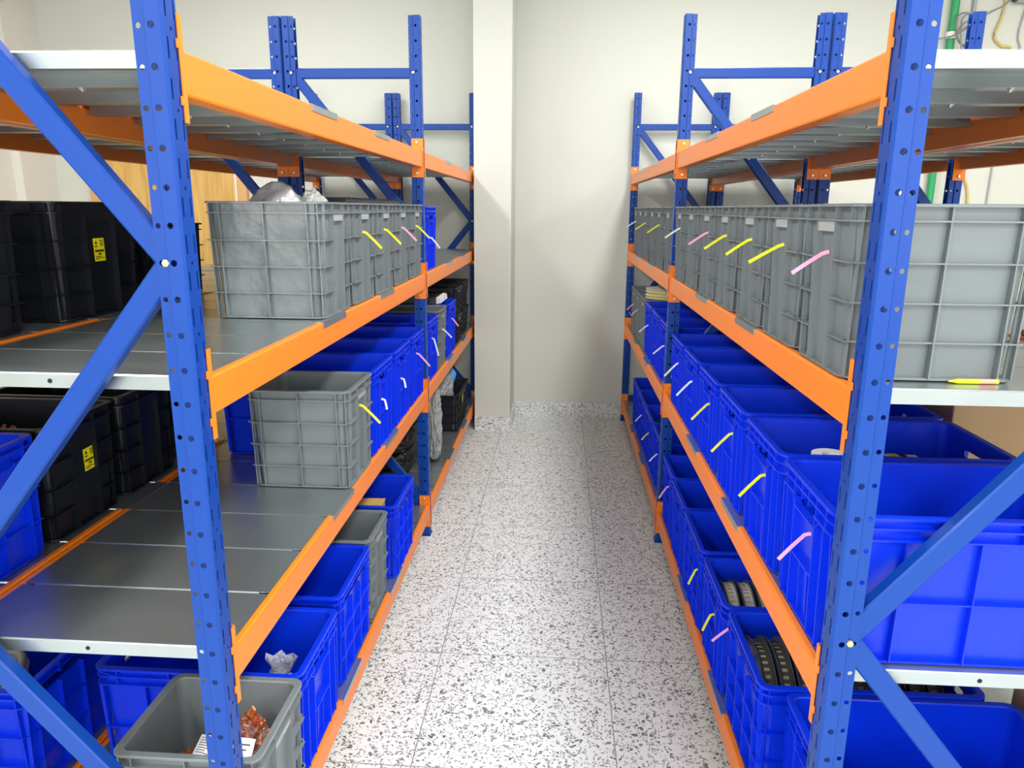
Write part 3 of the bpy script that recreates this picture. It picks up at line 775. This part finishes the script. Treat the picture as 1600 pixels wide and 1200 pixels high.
for k in range(10):
    reel(RD, (.5275+.0425*k, 1.672, Z[0]+.009+.137+.012), 'dark component reel standing in the blue crate with the pink strip', 'dark reels in the blue crate', ry=-.04)
for k in range(8):
    reel([RP, RP, RP, RBN, RBN, RBN, RP, RBN][k], (.5245+.044*k, 2.004, Z[0]+.009+.125+.018), ['pale component reel standing in the blue crate, bottom shelf of right rack', 'brown component reel standing among pale reels, right rack bottom shelf'][0 if k in (0, 1, 2, 6) else 1], ['pale reels in the blue crate', 'brown reels in the blue crate'][0 if k in (0, 1, 2, 6) else 1], ry=-.04)
for k in range(7):
    reel(RP, (.575+.048*k, 3.812, Z[0]+.14+.01), 'pale component reel standing in blue crate beyond the middle post', 'reels beyond the middle post', ry=.08)
for k in range(3):
    o = reel(RF, (.62+.004*(k % 2), 4.335, Z[1]+HG+.012+.0185*k), ['lowest', 'middle', 'topmost'][k] + ' flat reel of the stack on the far grey crate', 'flat reels on the far grey crate', th=.016); o.rotation_euler = (0, PI/2, 0)
# paper rolls and striped boxes in the second blue crate of the middle shelf
def paper_roll(loc, label, r=.034, h=.05):
    t = thing('paper_roll', label, 'paper roll', loc, 0, 'paper rolls in the blue crate')
    n = 28; mb = MB(); C_ = lambda rr, z: [(rr*math.cos(2*PI*k/n), rr*math.sin(2*PI*k/n), z) for k in range(n)]
    ls = [C_(r, 0), C_(r, h), C_(r*.45, h), C_(r*.45, 0)]; vs = [p for l in ls for p in l]
    mb.add(vs, [(q*n+i, q*n+(i+1) % n, ((q+1) % 4)*n+(i+1) % n, ((q+1) % 4)*n+i) for q in range(4) for i in range(n)])
    link('paper', mb.mesh('paper', [M['paper']], False), t)
for k in range(5):
    paper_roll((.62, 1.615, Z[1]+.010+.050*k), f'white paper roll, {["lowest", "second lowest", "middle", "second highest", "topmost"][k]} of the stack inside the blue crate', .042, .049)
t = thing('label_box', 'white box with black and yellow stripes inside the blue crate', 'box', (.75, 1.60, Z[1]+.010), .0)
mb = MB(); mb.box((-.055, -.05, 0), (.075, .06, .238), 0); mb.box((-.02, -.051, .2385), (.0, .061, .2395), 1); mb.box((.012, -.051, .2385), (.032, .061, .2395), 2); mb.box((.036, -.051, .2385), (.05, .061, .2395), 1)
link('box_body', mb.mesh('box_body', [M['paper'], M['ink'], M['reel_yellow']]), t)
# marker pen on the right upper shelf
t = thing('marker_pen', 'yellow marker pen with salmon label lying on the right upper shelf', 'pen', (.69, 1.236, Z[2]+.0045), .03)
mb = MB(); mb.cyl((-.026, 0, 0), .0040, .036, 'x', 14, 0); mb.cyl((.010, 0, 0), .0042, .026, 'x', 14, 1); mb.cyl((.036, 0, 0), .0039, .005, 'x', 14, 0); link('barrel', mb.mesh('barrel', [M['yellow'], M['peach']]), t)
mb = MB(); mb.loops([[(x, r*math.cos(2*PI*k/10), r*math.sin(2*PI*k/10)) for k in range(10)] for x, r in ((-.026, .0034), (-.031, .0024), (-.040, .0012))]); link('tip', mb.mesh('tip', [M['yellow']]), t)
# dark red rod on the rear rack's shelf
t = thing('red_rod', 'dark red rod lying on the shelf behind the front grey crate', 'rod', (1.12, 1.72, Z[2]+.0085), -.35)
mb = MB(); mb.cyl((-.06, 0, 0), .008, .14, 'x', 12); mb.cyl((.08, 0, 0), .006, .012, 'x', 12); link('rod', mb.mesh('rod', [M['red']]), t)
# cartons on the rear right rack
def carton(loc, dims, label, group, rz=0):
    lx, ly, lz = dims; t = thing('cardboard_carton', label, 'carton', loc, rz, group)
    mb = MB(); b = .004
    mb.loops([rrect(lx/2, ly/2, b, z, 2) for z in (0, lz-.002)] + [rrect(lx/2-.002, ly/2-.002, b, lz, 2)]); link('carton_body', mb.mesh('carton_body', [M['card']]), t)
    mb = MB(); mb.box((-lx/2-.0008, -ly/2-.0012, lz*.77), (lx/2+.0008, -ly/2-.0002, lz*.77+.003)); mb.box((-lx/2, -.002, lz+.0002), (lx/2, .002, lz+.002)); link('flap_crease', mb.mesh('flap_crease', [M['card']]), t)
GC = 'cartons on the rack behind the right one'
xr2 = XR+DEPTH+.007+.03
carton((xr2+.25, 2.255, Z[1]+.001), (.44, .40, .34), 'larger brown cardboard carton nearest the camera, behind the right rack', GC)
carton((xr2+.215, 2.70, Z[1]+.001), (.42, .36, .40), 'brown cardboard carton behind the larger one, rear right rack', GC)
carton((xr2+.22, 1.40, Z[0]+.001), (.42, .38, .30), 'brown carton low on the bottom shelf behind the right rack', GC)

# ---------------------------------------------------------------- pipe and cables on the back wall
t = thing('wall_pipe', 'green vertical pipe with white coupling on the back wall', 'pipe', (2.475, YB-.03, .105))
mb = MB(); mb.cyl((0, 0, 0), .024, 2.48, 'z', 18); mb.cyl((0, 0, 2.515), .024, ZC-.105-2.52, 'z', 18); link('pipe', mb.mesh('pipe', [M['green']], False), t)
mb = MB(); mb.cyl((0, 0, 2.475), .034, .04, 'z', 18); link('coupling', mb.mesh('coupling', [M['white_pl']], False), t)
t = thing('cable_conduit', 'thin pale grey conduit beside the green pipe on the back wall', 'conduit', (2.60, YB-.014, .105))
mb = MB(); mb.cyl((0, 0, 0), .012, ZC-.106, 'z', 10); link('conduit', mb.mesh('conduit', [M['plate']], False), t)
yw = YB-.012
def cable(name, label, pts, r, m, n=8):
    # smooth path through points (x, z) near the wall
    P = [Vector((p[0], p[2] if len(p) > 2 else yw, p[1])) for p in pts]; out = []
    for i in range(len(P)-1):
        p0, p1, p2, p3 = P[max(i-1, 0)], P[i], P[i+1], P[min(i+2, len(P)-1)]
        for k in range(n):
            s = k/n; out.append(.5*((2*p1)+(p2-p0)*s+(2*p0-5*p1+4*p2-p3)*s*s+(3*p1-p0-3*p2+p3)*s*s*s))
    out.append(P[-1]); mb = MB(); mb.tube(out, r, 7)
    return tag(link(name, mb.mesh(name, [m], True)), label, 'cable')
yc = YB-.06
cable('cable_bundle', 'tangled grey cable loops hanging on the wall by the green pipe', [(2.245, 2.565, yc), (2.385, 2.575, yc), (2.490, 2.60, yc), (2.565, 2.66, yc), (2.545, 2.72, yc-.01), (2.475, 2.70, yc-.02), (2.485, 2.58, yc-.02), (2.545, 2.52, yc-.03), (2.605, 2.56, yc-.03), (2.585, 2.66, yc-.03), (2.515, 2.66, yc-.04), (2.475, 2.60, yc-.04), (2.515, 2.53, yc-.05), (2.595, 2.58, yc-.05), (2.545, 2.70, yc-.055), (2.485, 2.67, yc-.06), (2.505, 2.50, yc-.06), (2.570, 2.3, yc-.05), (2.570, 1.7, yc-.04), (2.57, .13, yc-.03)], .0055, M['cable'])
cable('dark_cable', 'dark cable rising diagonally across the wall behind the blue post', [(2.50, 2.62, yc-.10), (2.62, 2.70, yc-.09), (2.73, 2.76, yc-.08), (2.80, 2.86, yc-.05), (2.92, 3.0, yc), (3.0, 3.09, yc)], .006, M['cable'])
cable('yellow_cable', 'yellowish cable hanging down the wall behind the rear right rack', [(2.83, 3.09), (2.80, 2.9), (2.78, 2.72), (2.75, 2.60), (2.80, 2.54), (2.86, 2.50), (2.70, 2.2), (2.63, 1.95), (2.68, 1.75), (2.73, 1.6), (2.75, 1.2), (2.74, .6), (2.74, .112)], .0075, M['cable_y'])
cable('pale_cable', 'pale looping cable beside the yellowish one on the wall', [(2.94, 3.09), (2.93, 2.85), (2.90, 2.65), (2.90, 2.58), (2.92, 2.53), (2.90, 2.47), (2.88, 2.3), (2.86, 1.6), (2.86, .112)], .005, M['plate'])
t = thing('wall_box', 'dark grey junction box high on the wall above the cables', 'box', (2.90, YB, 2.80))
mb = MB(); mb.loops([rrect(.075, .03, .012, z, 3) for z in (0, .09)]); me = mb.mesh('box_body', [M['darkgrey']]); link('box_body', me, t, (0, -.031, 0))
mb = MB(); mb.loops([rrect(.06, .022, .01, z, 3) for z in (-.012, 0)]); link('box_base', mb.mesh('box_base', [M['plate']]), t, (0, -.031, 0))
# ---------------------------------------------------------------- camera
cam = bpy.data.cameras.new('camera'); co = bpy.data.objects.new('camera', cam); COL.objects.link(co)
cam.sensor_width = 36; cam.lens = 36*1148.45/1600; cam.clip_start = .02
RT = Vector((0.9979140231812803, 0.06409747992715742, 0.0076886543126048635)); UP = Vector((-0.022347083882589214, 0.23124440017637682, 0.9726390056074311)); FW = Vector((-0.06056575088361083, 0.9707819221916194, -0.23219442147874492))
co.matrix_world = Matrix(((RT.x, UP.x, -FW.x, 0), (RT.y, UP.y, -FW.y, 0), (RT.z, UP.z, -FW.z, 1.5), (0, 0, 0, 1)))
SC.camera = co
# ---------------------------------------------------------------- light
def area(x, y, e, sx=.6, sy=1.3, col=(1, .985, .95)):
    l = bpy.data.lights.new('ceiling_panel_lamp', 'AREA'); l.shape = 'RECTANGLE'; l.size = sx; l.size_y = sy; l.energy = e; l.color = col
    o = bpy.data.objects.new('ceiling_panel_lamp', l); COL.objects.link(o); o.location = (x, y, ZC-.02)
for y, e in ((-1.5, 1.05), (1.1, 1.0), (3.5, .68)):
    area(.82, y, 52*e, .3, 1.2, (1, .995, .975)); area(-1.75, y, 46*e, .3, 1.2, (1, .995, .975)); area(3.1, y, 30*e, .3, 1.2, (1, .995, .975))
# added fill light behind the camera; the unseen window frame is invented for it
mb = MB()
for a, b in (((-3.0, .85), (3.4, .92)), ((-3.0, 2.65), (3.4, 2.72)), ((-3.0, .85), (-2.94, 2.72)), ((3.34, .85), (3.4, 2.72)), ((.17, .85), (.23, 2.72))):
    mb.box((a[0], YF, a[1]), (b[0], YF+.04, b[1]))
struct('fill_window_1', mb.mesh('fill_window_frame', [M['white_pl']]))
l = bpy.data.lights.new('fill_area_light', 'AREA'); l.shape = 'RECTANGLE'; l.size = 6.2; l.size_y = 1.7; l.energy = 88; l.color = (.97, .99, 1)
o = bpy.data.objects.new('fill_area_light', l); COL.objects.link(o); o.location = (.2, YF+.05, 1.78); o.rotation_euler = (R(90), 0, 0)
w = bpy.data.worlds.new('world'); SC.world = w; w.use_nodes = True
w.node_tree.nodes['Background'].inputs['Color'].default_value = (1, 1, 1, 1); w.node_tree.nodes['Background'].inputs['Strength'].default_value = .4
vs = SC.view_settings; vs.view_transform = 'Standard'; vs.look = 'None'; vs.gamma = 1; vs.use_curve_mapping = False; vs.exposure = 0.32
SC.cycles.use_denoising = True
SC.cycles.max_bounces = 8
